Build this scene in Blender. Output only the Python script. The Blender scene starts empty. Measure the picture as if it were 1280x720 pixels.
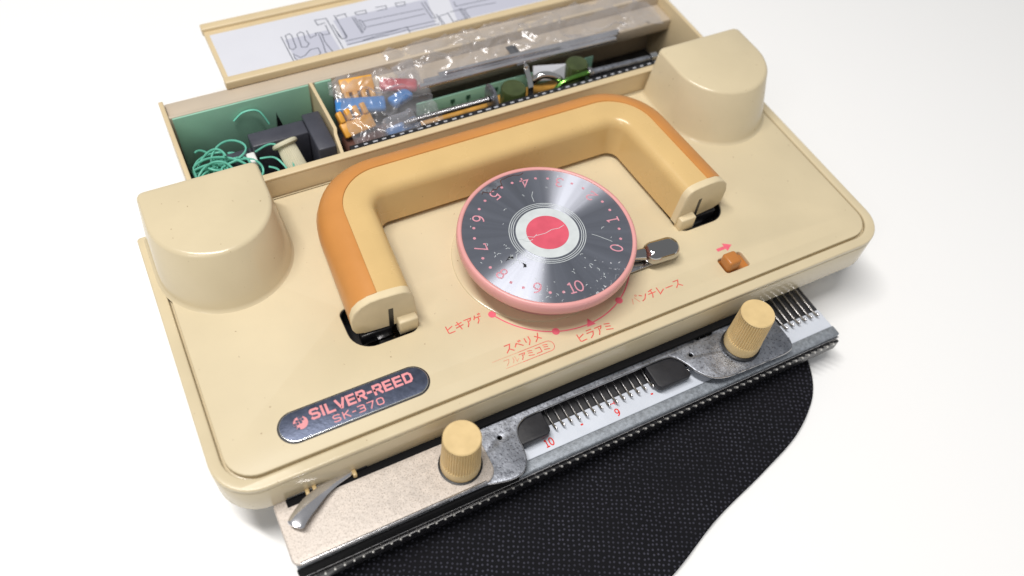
import bpy, bmesh, math, random
from mathutils import Vector, Matrix, noise

# ---------------------------------------------------------------- scene, camera, world, lamps
S = 0.01333            # one drawing unit (needle pitch = 0.3375 units = 4.5 mm) in metres
SC = bpy.context.scene
COL = SC.collection
random.seed(7)

cam_data = bpy.data.cameras.new('camera')
cam = bpy.data.objects.new('camera', cam_data); COL.objects.link(cam)
cam_data.sensor_width = 36.0
cam_data.lens = 1030.48 / 1280 * 36.0
cam_data.clip_start = 0.01; cam_data.clip_end = 50
_r = Vector((0.89020022, -0.44873746, 0.07860189))
_f = Vector((0.32054665, 0.49436702, -0.80799201))
_u = _r.cross(_f)
cam.matrix_world = Matrix.Translation(Vector((-12.0832, -16.6678, 25.9851)) * S) @ Matrix((_r, _u, -_f)).transposed().to_4x4()
cam_data.dof.use_dof = True
cam_data.dof.focus_distance = 31.6 * S
cam_data.dof.aperture_fstop = 5.0
SC.camera = cam

world = bpy.data.worlds.new('World'); SC.world = world; world.use_nodes = True
bg = world.node_tree.nodes['Background']
bg.inputs[0].default_value = (0.93, 0.96, 1.0, 1); bg.inputs[1].default_value = 0.26

def area(name, loc, target, sx, sy, power, col=(1, .97, .93), spin=0):
    l = bpy.data.lights.new(name, 'AREA'); l.shape = 'RECTANGLE'; l.size = sx; l.size_y = sy; l.energy = power; l.color = col
    o = bpy.data.objects.new(name, l); COL.objects.link(o)
    o.location = loc
    d = (Vector(target) - Vector(loc)).normalized()
    o.rotation_euler = (d.to_track_quat('-Z', 'Y').to_matrix().to_4x4() @ Matrix.Rotation(spin, 4, 'Z')).to_euler()
    return o
# two ceiling tubes, one almost overhead behind the machine, one further off in front
area('ceiling_lamp_near', (-0.38, 0.03, 1.55), (0, 0, 0), 0.9, 0.11, 24, spin=0.7)
area('ceiling_lamp_far', (-1.25, -0.75, 1.75), (0, 0, 0), 1.1, 0.16, 7, spin=1.2)
SC.view_settings.view_transform = 'Standard'; SC.view_settings.look = 'None'
SC.view_settings.exposure = 0.0; SC.view_settings.gamma = 1.0
SC.render.engine = 'CYCLES'

# ---------------------------------------------------------------- materials
def mat(name, col, rough=.5, metal=0., spec=.5, bump=0., bscale=300., var=0., vscale=6., specks=0., speckcol=(.25, .15, .07), coat=0., speckscale=55., bdist=.0004):
    m = bpy.data.materials.new(name); m.use_nodes = True
    nt = m.node_tree; b = nt.nodes['Principled BSDF']
    b.inputs['Base Color'].default_value = (*col, 1); b.inputs['Roughness'].default_value = rough
    b.inputs['Metallic'].default_value = metal; b.inputs['Specular IOR Level'].default_value = spec
    b.inputs['Coat Weight'].default_value = coat
    tc = nt.nodes.new('ShaderNodeTexCoord'); src = tc.outputs['Object']
    out = None
    if var:
        n = nt.nodes.new('ShaderNodeTexNoise'); n.inputs['Scale'].default_value = vscale / S / 10; n.inputs['Detail'].default_value = 5
        nt.links.new(src, n.inputs['Vector'])
        mx = nt.nodes.new('ShaderNodeMix'); mx.data_type = 'RGBA'
        mx.inputs[6].default_value = (*[c * (1 - var) for c in col], 1); mx.inputs[7].default_value = (*[min(1, c * (1 + var)) for c in col], 1)
        r = nt.nodes.new('ShaderNodeMapRange'); r.inputs[1].default_value = .3; r.inputs[2].default_value = .7
        nt.links.new(n.outputs[0], r.inputs[0]); nt.links.new(r.outputs[0], mx.inputs[0]); out = mx.outputs[2]
        r2 = nt.nodes.new('ShaderNodeMapRange'); r2.inputs[1].default_value = .3; r2.inputs[2].default_value = .7
        r2.inputs[3].default_value = max(.03, rough - .06); r2.inputs[4].default_value = rough + .06
        nt.links.new(n.outputs[0], r2.inputs[0]); nt.links.new(r2.outputs[0], b.inputs['Roughness'])
    if specks:
        v = nt.nodes.new('ShaderNodeTexNoise'); v.inputs['Scale'].default_value = speckscale / S / 10; v.inputs['Detail'].default_value = 2
        nt.links.new(src, v.inputs['Vector'])
        r = nt.nodes.new('ShaderNodeMapRange'); r.inputs[1].default_value = .80 - specks; r.inputs[2].default_value = .84 - specks
        r.inputs[4].default_value = .8
        nt.links.new(v.outputs[0], r.inputs[0])
        mx2 = nt.nodes.new('ShaderNodeMix'); mx2.data_type = 'RGBA'
        if out: nt.links.new(out, mx2.inputs[6])
        else: mx2.inputs[6].default_value = (*col, 1)
        mx2.inputs[7].default_value = (*speckcol, 1)
        nt.links.new(r.outputs[0], mx2.inputs[0]); out = mx2.outputs[2]
    if out: nt.links.new(out, b.inputs['Base Color'])
    if bump:
        n2 = nt.nodes.new('ShaderNodeTexNoise'); n2.inputs['Scale'].default_value = bscale / S / 10; n2.inputs['Detail'].default_value = 3
        nt.links.new(src, n2.inputs['Vector'])
        bp = nt.nodes.new('ShaderNodeBump'); bp.inputs['Strength'].default_value = bump; bp.inputs['Distance'].default_value = bdist
        nt.links.new(n2.outputs[0], bp.inputs['Height']); nt.links.new(bp.outputs[0], b.inputs['Normal'])
    return m

BEIGE = (.655, .555, .37)
M = {}
M['beige'] = mat('beige_plastic', BEIGE, .21, bump=.12, bscale=25, var=.035, vscale=5, specks=.06, bdist=.0003)
M['satin'] = mat('beige_satin_plastic', BEIGE, .45, bump=.14, bscale=25, var=.055, vscale=2.2, specks=.062, bdist=.0003, spec=.4)
M['cream'] = mat('cream_plastic', (.68, .47, .205), .26, bump=.1, bscale=14, var=.04, vscale=5, specks=.04, bdist=.0003)
M['cap'] = mat('cap_plastic', (.72, .60, .39), .4, bump=.15, bscale=30, var=.06, vscale=14)
M['orange'] = mat('orange_plastic', (.60, .258, .067), .36, bump=.1, bscale=20, var=.05, vscale=8)
M['slider'] = mat('slider_orange', (.50, .19, .045), .3, bump=.1, bscale=20, var=.06, vscale=10)
M['olive'] = mat('olive_enamel', (.055, .075, .025), .22, var=.25, vscale=14, coat=.3)
M['knob'] = mat('knob_plastic', (.72, .53, .26), .4, bump=.2, bscale=60, var=.07, vscale=18, specks=.03)
M['pink'] = mat('pink_plastic', (.76, .36, .345), .3, bump=.08, bscale=20, var=.04, vscale=9)
M['pinkink'] = mat('pink_ink', (.80, .14, .20), .45, var=.1, vscale=40)
M['ink'] = mat('red_ink', (.70, .13, .10), .5, var=.2, vscale=60)
M['inkfade'] = mat('faded_red_ink', (.71, .29, .19), .5, var=.12, vscale=60)
M['digit'] = mat('dial_digit_pink', (.66, .29, .35), .5, var=.15, vscale=40)
M['hubpink'] = mat('hub_pink', (.68, .10, .15), .4, bump=.3, bscale=18, var=.12, vscale=14)
M['hubwhite'] = mat('hub_white', (.62, .66, .67), .45, bump=.2, bscale=30, var=.08, vscale=20)
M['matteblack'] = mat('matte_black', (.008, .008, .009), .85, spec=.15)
M['namepink'] = mat('nameplate_pink', (.80, .30, .32), .5, var=.08, vscale=40)
M['brightsteel'] = mat('bright_steel', (.80, .79, .82), .14, metal=.9, bump=.015, bscale=8, var=.12, vscale=8)
M['darkchrome'] = mat('dark_chrome', (.50, .49, .48), .05, metal=1.)
M['black'] = mat('black_plastic', (.012, .012, .014), .3, var=.3, vscale=20)
M['rubber'] = mat('dark_grey_block', (.014, .014, .018), .5, bump=.2, bscale=60, var=.15, vscale=20)
M['chrome'] = mat('chrome', (.78, .77, .75), .07, metal=1., bump=.03, bscale=12)
M['steel'] = mat('steel', (.52, .51, .52), .22, metal=1., bump=.15, bscale=40, var=.15, vscale=20)
M['zinc'] = mat('worn_zinc', (.40, .42, .47), .42, metal=1., bump=.35, bscale=70, var=.16, vscale=26, specks=.22, speckcol=(.17, .17, .20), speckscale=120)
M['cast'] = mat('speckled_plate', (.60, .535, .48), .5, metal=.2, bump=.35, bscale=70, var=.10, vscale=30, specks=.225, speckcol=(.33, .285, .245), speckscale=230)
M['rail'] = mat('sandblasted_rail', (.33, .36, .40), .55, metal=.5, bump=.5, bscale=320, var=.25, vscale=80)
M['bedwhite'] = mat('bed_white_enamel', (.66, .70, .78), .35, var=.04, vscale=10)
M['beddark'] = mat('bed_dark', (.03, .03, .033), .5, var=.2, vscale=20)
M['red'] = mat('red_print', (.75, .03, .02), .5)
M['teal'] = mat('teal_card', (.31, .58, .44), .55, bump=.1, bscale=20, var=.06, vscale=6)
M['tealdark'] = mat('teal_print', (.03, .12, .08), .6)
M['cord'] = mat('mint_cord', (.16, .55, .42), .45, var=.12, vscale=30)
M['greybox'] = mat('charcoal_plastic', (.055, .057, .075), .42, bump=.3, bscale=70, var=.12, vscale=12)
M['ivory'] = mat('ivory_plastic', (.66, .62, .46), .4, var=.06, vscale=14)
M['white'] = mat('white_plastic', (.8, .8, .78), .4)
M['wood'] = mat('yellow_wood', (.55, .28, .05), .4, bump=.3, bscale=30, var=.25, vscale=14)
M['greenlit'] = mat('green_lit_metal', (.22, .50, .10), .16, metal=1., var=.2, vscale=20)  # green light reflected by the rod, put into its colour
M['greendark'] = mat('dark_green_block', (.035, .06, .03), .4, var=.2, vscale=14)
M['comb'] = mat('orange_comb', (.74, .36, .05), .35, var=.07, vscale=16)
M['blue'] = mat('blue_plastic', (.05, .22, .55), .22, var=.1, vscale=16)
M['redplastic'] = mat('red_plastic', (.50, .06, .075), .35, var=.1, vscale=16)
M['brown'] = mat('brown_wrap', (.10, .045, .035), .35, bump=.6, bscale=14, var=.3, vscale=16)
M['paper'] = mat('paper', (.66, .67, .73), .7, bump=.1, bscale=6, var=.025, vscale=3)
M['pencil'] = mat('grey_print', (.14, .15, .19), .8)
M['tint'] = mat('pale_blue_tint', (.50, .51, .60), .8)
M['grey'] = mat('pale_grey_print', (.48, .49, .53), .8)
M['traybeige'] = mat('tray_beige', (.66, .53, .33), .4, bump=.15, bscale=20, var=.04, vscale=5)
M['ledge'] = mat('ledge_greige', (.52, .44, .345), .5, bump=.15, bscale=20, var=.05, vscale=5)
M['table'] = mat('white_table', (.93, .93, .93), .6, spec=.2)

def spun_metal(name, col, rough, aniso, rot, scratch=True, scale=1.):
    m = mat(name, col, rough, metal=1.); nt = m.node_tree; b = nt.nodes['Principled BSDF']
    b.inputs['Anisotropic'].default_value = aniso; b.inputs['Anisotropic Rotation'].default_value = rot
    t = nt.nodes.new('ShaderNodeTangent'); t.direction_type = 'RADIAL'; t.axis = 'Z'
    nt.links.new(t.outputs[0], b.inputs['Tangent'])
    tc = nt.nodes.new('ShaderNodeTexCoord')
    # scuffs: thin flakes of bare bright metal, denser towards one side of the disc (wear)
    n = nt.nodes.new('ShaderNodeTexNoise'); n.inputs['Scale'].default_value = 75 / S / 10; n.inputs['Detail'].default_value = 6; n.inputs['Roughness'].default_value = .6
    nt.links.new(tc.outputs['Object'], n.inputs['Vector'])
    n2 = nt.nodes.new('ShaderNodeTexNoise'); n2.inputs['Scale'].default_value = 3.2 / S / 10; n2.inputs['Detail'].default_value = 2
    nt.links.new(tc.outputs['Object'], n2.inputs['Vector'])
    sep = nt.nodes.new('ShaderNodeSeparateXYZ'); nt.links.new(tc.outputs['Object'], sep.inputs[0])
    wy = nt.nodes.new('ShaderNodeMapRange'); wy.inputs[1].default_value = -.2 * S; wy.inputs[2].default_value = -3.2 * S; wy.inputs[3].default_value = -.12; wy.inputs[4].default_value = .06
    nt.links.new(sep.outputs[1], wy.inputs[0])
    a = nt.nodes.new('ShaderNodeMath'); a.operation = 'MULTIPLY_ADD'; a.inputs[1].default_value = .22
    nt.links.new(n2.outputs[0], a.inputs[0]); nt.links.new(n.outputs[0], a.inputs[2])
    a2 = nt.nodes.new('ShaderNodeMath'); a2.operation = 'ADD'
    nt.links.new(a.outputs[0], a2.inputs[0]); nt.links.new(wy.outputs[0], a2.inputs[1])
    r = nt.nodes.new('ShaderNodeMapRange'); r.inputs[1].default_value = .795; r.inputs[2].default_value = .83
    nt.links.new(a2.outputs[0], r.inputs[0])
    mx = nt.nodes.new('ShaderNodeMix'); mx.data_type = 'RGBA'; mx.inputs[6].default_value = (*col, 1); mx.inputs[7].default_value = (.85, .86, .9, 1)
    gr = nt.nodes.new('ShaderNodeTexGradient'); gr.gradient_type = 'RADIAL'; nt.links.new(tc.outputs['Object'], gr.inputs[0])  # brushed sheen put into the base colour as lighter and darker sectors
    na = nt.nodes.new('ShaderNodeTexNoise'); na.noise_dimensions = '1D'; na.inputs['Scale'].default_value = 22; na.inputs['Detail'].default_value = 4
    nt.links.new(gr.outputs['Fac'], na.inputs['W'])
    ra = nt.nodes.new('ShaderNodeMapRange'); ra.inputs[1].default_value = .3; ra.inputs[2].default_value = .7; ra.inputs[3].default_value = .86; ra.inputs[4].default_value = 1.12
    nt.links.new(na.outputs[0], ra.inputs[0])
    mu = nt.nodes.new('ShaderNodeMix'); mu.data_type = 'RGBA'; mu.blend_type = 'MULTIPLY'; mu.inputs[0].default_value = 1; mu.inputs[6].default_value = (*col, 1)
    nt.links.new(ra.outputs[0], mu.inputs[7]); nt.links.new(mu.outputs[2], mx.inputs[6])
    nt.links.new(r.outputs[0], mx.inputs[0]); nt.links.new(mx.outputs[2], b.inputs['Base Color'])
    mr = nt.nodes.new('ShaderNodeMapRange'); mr.inputs[3].default_value = rough; mr.inputs[4].default_value = .55
    nt.links.new(r.outputs[0], mr.inputs[0]); nt.links.new(mr.outputs[0], b.inputs['Roughness'])
    mm = nt.nodes.new('ShaderNodeMapRange'); mm.inputs[3].default_value = 1.; mm.inputs[4].default_value = .3
    nt.links.new(r.outputs[0], mm.inputs[0]); nt.links.new(mm.outputs[0], b.inputs['Metallic'])
    return m
M['disc'] = spun_metal('spun_aluminium', (.56, .58, .66), .30, 1.0, 0.25)
M['plate'] = mat('nameplate_metal', (.085, .10, .15), .42, metal=.7, bump=.25, bscale=90, var=.14, vscale=40)
M['plateedge'] = mat('nameplate_edge', (.75, .77, .8), .2, metal=1.)

def film_mat():
    m = bpy.data.materials.new('clear_film'); m.use_nodes = True; nt = m.node_tree; nt.nodes.clear()
    o = nt.nodes.new('ShaderNodeOutputMaterial'); mx = nt.nodes.new('ShaderNodeMixShader'); tr = nt.nodes.new('ShaderNodeBsdfTransparent')
    gl = nt.nodes.new('ShaderNodeBsdfGlossy'); lw = nt.nodes.new('ShaderNodeLayerWeight'); tc = nt.nodes.new('ShaderNodeTexCoord')
    tl = nt.nodes.new('ShaderNodeBsdfTranslucent'); df = nt.nodes.new('ShaderNodeBsdfDiffuse'); ad = nt.nodes.new('ShaderNodeMixShader')
    n = nt.nodes.new('ShaderNodeTexNoise'); n.inputs['Scale'].default_value = 7 / S / 10; n.inputs['Detail'].default_value = 3; n.inputs['Distortion'].default_value = 1.5
    bp = nt.nodes.new('ShaderNodeBump'); bp.inputs['Strength'].default_value = .25; bp.inputs['Distance'].default_value = .001
    L = nt.links.new
    L(tc.outputs['Object'], n.inputs['Vector']); L(n.outputs[0], bp.inputs['Height']); L(bp.outputs[0], gl.inputs['Normal']); L(bp.outputs[0], lw.inputs['Normal'])
    tr.inputs[0].default_value = (.93, .93, .94, 1); gl.inputs['Roughness'].default_value = .2; gl.inputs[0].default_value = (.9, .9, .93, 1)
    df.inputs[0].default_value = (.7, .7, .74, 1); ad.inputs[0].default_value = .6
    lw.inputs[0].default_value = .25
    mp = nt.nodes.new('ShaderNodeMapRange'); mp.inputs[3].default_value = .16; mp.inputs[4].default_value = .6
    L(lw.outputs['Facing'], mp.inputs[0]); L(gl.outputs[0], ad.inputs[1]); L(df.outputs[0], ad.inputs[2])
    L(mp.outputs[0], mx.inputs[0]); L(tr.outputs[0], mx.inputs[1]); L(ad.outputs[0], mx.inputs[2]); L(mx.outputs[0], o.inputs[0])
    return m
M['film'] = film_mat()

def cloth_mat():
    m = mat('black_weave', (.012, .012, .016), .8, spec=.15); nt = m.node_tree; b = nt.nodes['Principled BSDF']; L = nt.links.new
    tc = nt.nodes.new('ShaderNodeTexCoord'); mp = nt.nodes.new('ShaderNodeMapping'); L(tc.outputs['Object'], mp.inputs[0])
    mp.inputs['Rotation'].default_value = (0, 0, .5)
    v = nt.nodes.new('ShaderNodeTexVoronoi'); v.voronoi_dimensions = '2D'; v.inputs['Scale'].default_value = 1 / (.185 * S); v.inputs['Randomness'].default_value = .38
    L(mp.outputs[0], v.inputs['Vector'])
    r = nt.nodes.new('ShaderNodeMapRange'); r.inputs[1].default_value = .17; r.inputs[2].default_value = .32; r.inputs[3].default_value = 1; r.inputs[4].default_value = 0
    L(v.outputs['Distance'], r.inputs[0])
    n = nt.nodes.new('ShaderNodeTexNoise'); n.inputs['Scale'].default_value = 5 / S / 10; L(tc.outputs['Object'], n.inputs['Vector'])
    ml = nt.nodes.new('ShaderNodeMath'); ml.operation = 'MULTIPLY'; L(r.outputs[0], ml.inputs[0]); L(n.outputs[0], ml.inputs[1])
    mx = nt.nodes.new('ShaderNodeMix'); mx.data_type = 'RGBA'; mx.inputs[6].default_value = (.006, .006, .008, 1); mx.inputs[7].default_value = (.07, .07, .095, 1)
    L(ml.outputs[0], mx.inputs[0]); L(mx.outputs[2], b.inputs['Base Color'])
    bp = nt.nodes.new('ShaderNodeBump'); bp.inputs['Strength'].default_value = .7; bp.inputs['Distance'].default_value = .0005
    L(r.outputs[0], bp.inputs['Height']); L(bp.outputs[0], b.inputs['Normal'])
    return m
M['cloth'] = cloth_mat()

# ---------------------------------------------------------------- helpers
WP = {}      # world position (units) of each object's origin
def tag(o, label=None, cat=None, group=None, kind=None):
    if label: o['label'] = label
    if cat: o['category'] = cat
    if group: o['group'] = group
    if kind: o['kind'] = kind
    return o
def empty(name, loc, label, cat, group=None):
    o = bpy.data.objects.new(name, None); COL.objects.link(o); o.location = Vector(loc) * S; o.empty_display_size = .01
    WP[o] = Vector(loc); return tag(o, label, cat, group)
def add(name, me, m=None, parent=None, loc=(0, 0, 0), rot=None):
    o = bpy.data.objects.new(name, me); COL.objects.link(o)
    if m is not None and len(me.materials) == 0: me.materials.append(M[m])
    WP[o] = Vector(loc); p = WP[parent] if parent else Vector((0, 0, 0))
    o.location = (Vector(loc) - p) * S
    if rot: o.rotation_euler = rot
    if parent: o.parent = parent
    return o
def mesh(verts, faces, smooth=False, angle=None):
    me = bpy.data.meshes.new('m'); me.from_pydata([Vector(v) * S for v in verts], [], faces); me.validate()
    bm = bmesh.new(); bm.from_mesh(me); bmesh.ops.recalc_face_normals(bm, faces=bm.faces); bm.to_mesh(me); bm.free()
    if smooth: shade(me, angle or 40)
    return me
def shade(me, angle=40):
    me.polygons.foreach_set('use_smooth', [True] * len(me.polygons))
    me.set_sharp_from_angle(angle=math.radians(angle))
def flat(verts, faces):      # printed sheets: keep the faces pointing up
    me = bpy.data.meshes.new('m'); me.from_pydata([Vector(v) * S for v in verts], [], faces); me.validate(); return me
def box(x0, x1, y0, y1, z0, z1, bev=0., seg=2, taper=0., mx=None):
    bm = bmesh.new(); bmesh.ops.create_cube(bm, size=1)
    for v in bm.verts:
        t = 1 - taper if v.co.z > 0 else 1
        v.co = Vector(((x0 + x1) / 2 + v.co.x * (x1 - x0) * t, (y0 + y1) / 2 + v.co.y * (y1 - y0) * t, (z0 + z1) / 2 + v.co.z * (z1 - z0)))
    if bev: bmesh.ops.bevel(bm, geom=bm.edges[:], offset=bev, segments=seg, affect='EDGES', profile=.5)
    if mx is not None: bm.transform(mx)
    bm.transform(Matrix.Scale(S, 4)); me = bpy.data.meshes.new('m'); bm.to_mesh(me); bm.free()
    if bev: shade(me, 50)
    return me
def plate(loops, z0, z1, bev=0., res=2):
    """solid from a flat outline (first loop) with holes (other loops)"""
    cu = bpy.data.curves.new('c', 'CURVE'); cu.dimensions = '2D'; cu.fill_mode = 'BOTH'
    for lp in loops:
        sp = cu.splines.new('POLY'); sp.points.add(len(lp) - 1)
        for p, (x, y) in zip(sp.points, lp): p.co = (x * S, y * S, 0, 1)
        sp.use_cyclic_u = True
    h = (z1 - z0) / 2
    cu.extrude = (h - bev) * S; cu.bevel_depth = bev * S; cu.bevel_resolution = res; cu.offset = -bev * S
    ob = bpy.data.objects.new('c', cu); COL.objects.link(ob)
    bpy.context.view_layer.update()
    me = bpy.data.meshes.new_from_object(ob.evaluated_get(bpy.context.evaluated_depsgraph_get()))
    bpy.data.objects.remove(ob); bpy.data.curves.remove(cu)
    me.transform(Matrix.Translation((0, 0, (z0 + h) * S)))
    bm = bmesh.new(); bm.from_mesh(me); bmesh.ops.remove_doubles(bm, verts=bm.verts, dist=1e-6); bmesh.ops.recalc_face_normals(bm, faces=bm.faces); bm.to_mesh(me); bm.free()
    me.materials.clear()
    shade(me, 35); return me
def rrect(x0, x1, y0, y1, r, n=8):
    if not hasattr(r, '__len__'): r = (r,) * 4     # bl, br, tr, tl
    out = []
    for (cx, cy, a, rr) in ((x0 + r[0], y0 + r[0], 180, r[0]), (x1 - r[1], y0 + r[1], 270, r[1]), (x1 - r[2], y1 - r[2], 0, r[2]), (x0 + r[3], y1 - r[3], 90, r[3])):
        for i in range(n + 1):
            t = math.radians(a + 90 * i / n); out.append((cx + rr * math.cos(t), cy + rr * math.sin(t)))
    return out
def circ(cx, cy, r, n=32): return [(cx + r * math.cos(2 * math.pi * i / n), cy + r * math.sin(2 * math.pi * i / n)) for i in range(n)]
def catmull(pts, n=6, closed=False):
    P = [Vector(p) for p in pts]; N = len(P); out = []
    for i in range(N if closed else N - 1):
        if closed: a, b, c, d = P[(i - 1) % N], P[i], P[(i + 1) % N], P[(i + 2) % N]
        else: a, b, c, d = P[max(i - 1, 0)], P[i], P[i + 1], P[min(i + 2, N - 1)]
        for k in range(n):
            t = k / n
            out.append(.5 * ((2 * b) + (c - a) * t + (2 * a - 5 * b + 4 * c - d) * t * t + (3 * b - a - 3 * c + d) * t ** 3))
    if not closed: out.append(P[-1])
    return out
def lathe(prof, n=64, smooth=40):
    V = []; F = []; idx = []
    for r, z in prof:
        if r < 1e-6: idx.append([len(V)]); V.append((0, 0, z))
        else:
            idx.append(list(range(len(V), len(V) + n)))
            for i in range(n): V.append((r * math.cos(2 * math.pi * i / n), r * math.sin(2 * math.pi * i / n), z))
    for a, b in zip(idx, idx[1:]):
        for i in range(n):
            j = (i + 1) % n
            if len(a) == 1 and len(b) == 1: continue
            if len(a) == 1: F.append((a[0], b[i], b[j]))
            elif len(b) == 1: F.append((a[i], a[j], b[0]))
            else: F.append((a[i], a[j], b[j], b[i]))
    return mesh(V, F, True, smooth)
def loft(rings, cap0=True, cap1=True, smooth=40, closed=True):
    V = []; F = []; n = len(rings[0])
    for r in rings: V += [tuple(p) for p in r]
    for k in range(len(rings) - 1):
        for i in range(n if closed else n - 1):
            j = (i + 1) % n; F.append((k * n + i, k * n + j, (k + 1) * n + j, (k + 1) * n + i))
    if cap0: F.append(tuple(range(n)))
    if cap1: F.append(tuple((len(rings) - 1) * n + i for i in range(n)))
    return mesh(V, F, True, smooth)
def tube(pts, r, n=8, cap=True):
    P = [Vector(p) for p in pts]; rings = []; up = Vector((0.13, .21, 1)).normalized()
    for i, p in enumerate(P):
        t = (P[min(i + 1, len(P) - 1)] - P[max(i - 1, 0)]).normalized()
        a = t.cross(up)
        if a.length < 1e-4: a = t.cross(Vector((1, 0, 0)))
        a.normalize(); b = a.cross(t); rr = r[i] if hasattr(r, '__len__') else r
        rings.append([p + (a * math.cos(2 * math.pi * k / n) + b * math.sin(2 * math.pi * k / n)) * rr for k in range(n)])
    return loft(rings, cap, cap, 60)
def strokes(lines, w, z, xf=None, closed=()):
    """flat ribbons along polylines, mitred; each ribbon a hair above the last so none are coplanar"""
    V = []; F = []
    for si, ln in enumerate(lines):
        P = [Vector(p) for p in ln]; n = len(P); cl = (P[0] - P[-1]).length < 1e-6 and n > 2
        if cl: P = P[:-1]; n -= 1
        base = len(V)
        for i in range(n):
            d0 = (P[i] - P[i - 1]) if (i > 0 or cl) else (P[1] - P[0])
            d1 = (P[(i + 1) % n] - P[i]) if (i < n - 1 or cl) else (P[i] - P[i - 1])
            d0 = d0.normalized(); d1 = d1.normalized()
            nn = Vector((-(d0.y + d1.y), d0.x + d1.x))
            if nn.length < 1e-5: nn = Vector((-d0.y, d0.x))
            nn.normalize(); c = max(.45, abs(nn.dot(Vector((-d0.y, d0.x)))))
            q = P[i].copy()
            if not cl and i == 0: q -= d1 * w * .3
            if not cl and i == n - 1: q += d0 * w * .3
            for s in (1, -1):
                pp = q + nn * (w / 2 / c * s)
                V.append((pp.x, pp.y, z + .0008 * (si % 4)))
        for i in range(n if cl else n - 1):
            j = (i + 1) % n
            F.append((base + 2 * i, base + 2 * i + 1, base + 2 * j + 1, base + 2 * j))
    if xf: V = [xf(v) for v in V]
    return flat(V, F)
def arc(cx, cy, rx, ry, a0, a1, n=12):
    return [(cx + rx * math.cos(math.radians(a0 + (a1 - a0) * i / n)), cy + ry * math.sin(math.radians(a0 + (a1 - a0) * i / n))) for i in range(n + 1)]
def place(lines, x, y, w, h, rot=0):
    c, s = math.cos(rot), math.sin(rot)
    return [[(x + px * w * c - py * h * s, y + px * w * s + py * h * c) for px, py in ln] for ln in lines]

KANA = {
 'hi': [[(.15, .95), (.15, .12), (.27, .03), (.92, .06)], [(.85, .75), (.2, .5)]],
 'ki': [[(.1, .68), (.88, .8)], [(.05, .36), (.95, .48)], [(.4, 1), (.6, 0)]],
 'a': [[(.08, .9), (.92, .9), (.82, .72), (.65, .58)], [(.5, .72), (.46, .35), (.2, 0)]],
 'ge': [[(.3, 1), (.2, .78), (.03, .55)], [(.2, .72), (.92, .72)], [(.62, .72), (.55, .3), (.27, 0)], [(.72, 1.08), (.8, .93)], [(.9, 1.12), (.98, .97)]],
 'su': [[(.15, .9), (.8, .9), (.52, .42), (.08, .05)], [(.52, .42), (.92, .05)]],
 'be': [[(.03, .35), (.35, .7), (.95, .2)], [(.62, .9), (.7, .74)], [(.8, .95), (.88, .79)]],
 'ri': [[(.25, .9), (.25, .38)], [(.75, .95), (.75, .45), (.42, 0)]],
 'me': [[(.75, .95), (.52, .42), (.1, .05)], [(.25, .7), (.85, .2)]],
 'fu': [[(.1, .85), (.86, .85), (.68, .38), (.25, 0)]],
 'ru': [[(.3, .85), (.28, .42), (.05, .05)], [(.6, .9), (.6, .08), (.97, .4)]],
 'mi': [[(.2, .95), (.8, .8)], [(.2, .62), (.75, .48)], [(.1, .25), (.85, .05)]],
 'ko': [[(.15, .85), (.85, .85), (.85, .08)], [(.1, .08), (.85, .08)]],
 'ra': [[(.2, .97), (.8, .97)], [(.1, .66), (.9, .66), (.72, .28), (.3, 0)]],
 'pa': [[(.3, .75), (.03, .1)], [(.58, .8), (.9, .1)], arc(.88, .98, .1, .1, 0, 360, 10)],
 'n': [[(.1, .85), (.36, .68)], [(.1, .05), (.5, .2), (.92, .75)]],
 'chi': [[(.75, 1), (.2, .85)], [(.03, .55), (.97, .55)], [(.5, .9), (.5, .4), (.3, 0)]],
 're': [[(.2, .95), (.2, .08), (.88, .5)]],
 'bar': [[(.05, .5), (.95, .5)]],
}
DIG = {
 '0': [arc(.5, .5, .34, .5, 0, 360, 24)],
 '1': [[(.5, 1), (.5, 0)], [(.25, 0), (.75, 0)], [(.5, .98), (.28, .86)]],
 '2': [arc(.5, .72, .32, .27, 165, -35, 12) + [(.15, .02), (.85, .02), (.86, .12)]],
 '3': [arc(.48, .74, .3, .25, 150, -80, 12), arc(.48, .26, .34, .27, 80, -150, 12)],
 '4': [[(.66, 0), (.66, 1), (.1, .3), (.92, .3)]],
 '5': [[(.8, .97), (.28, .97), (.22, .55)] + arc(.47, .31, .33, .31, 120, -140, 14)],
 '6': [arc(.5, .3, .32, .3, 0, 360, 20), arc(.86, .42, .7, .56, 180, 105, 8)],
 '7': [[(.14, .84), (.16, .97), (.86, .97), (.42, 0)]],
 '8': [arc(.5, .74, .26, .25, 0, 360, 20), arc(.5, .25, .33, .25, 0, 360, 20)],
 '9': [arc(.5, .7, .32, .3, 0, 360, 20), arc(.14, .58, .7, .56, 0, -75, 8)],
}
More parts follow.
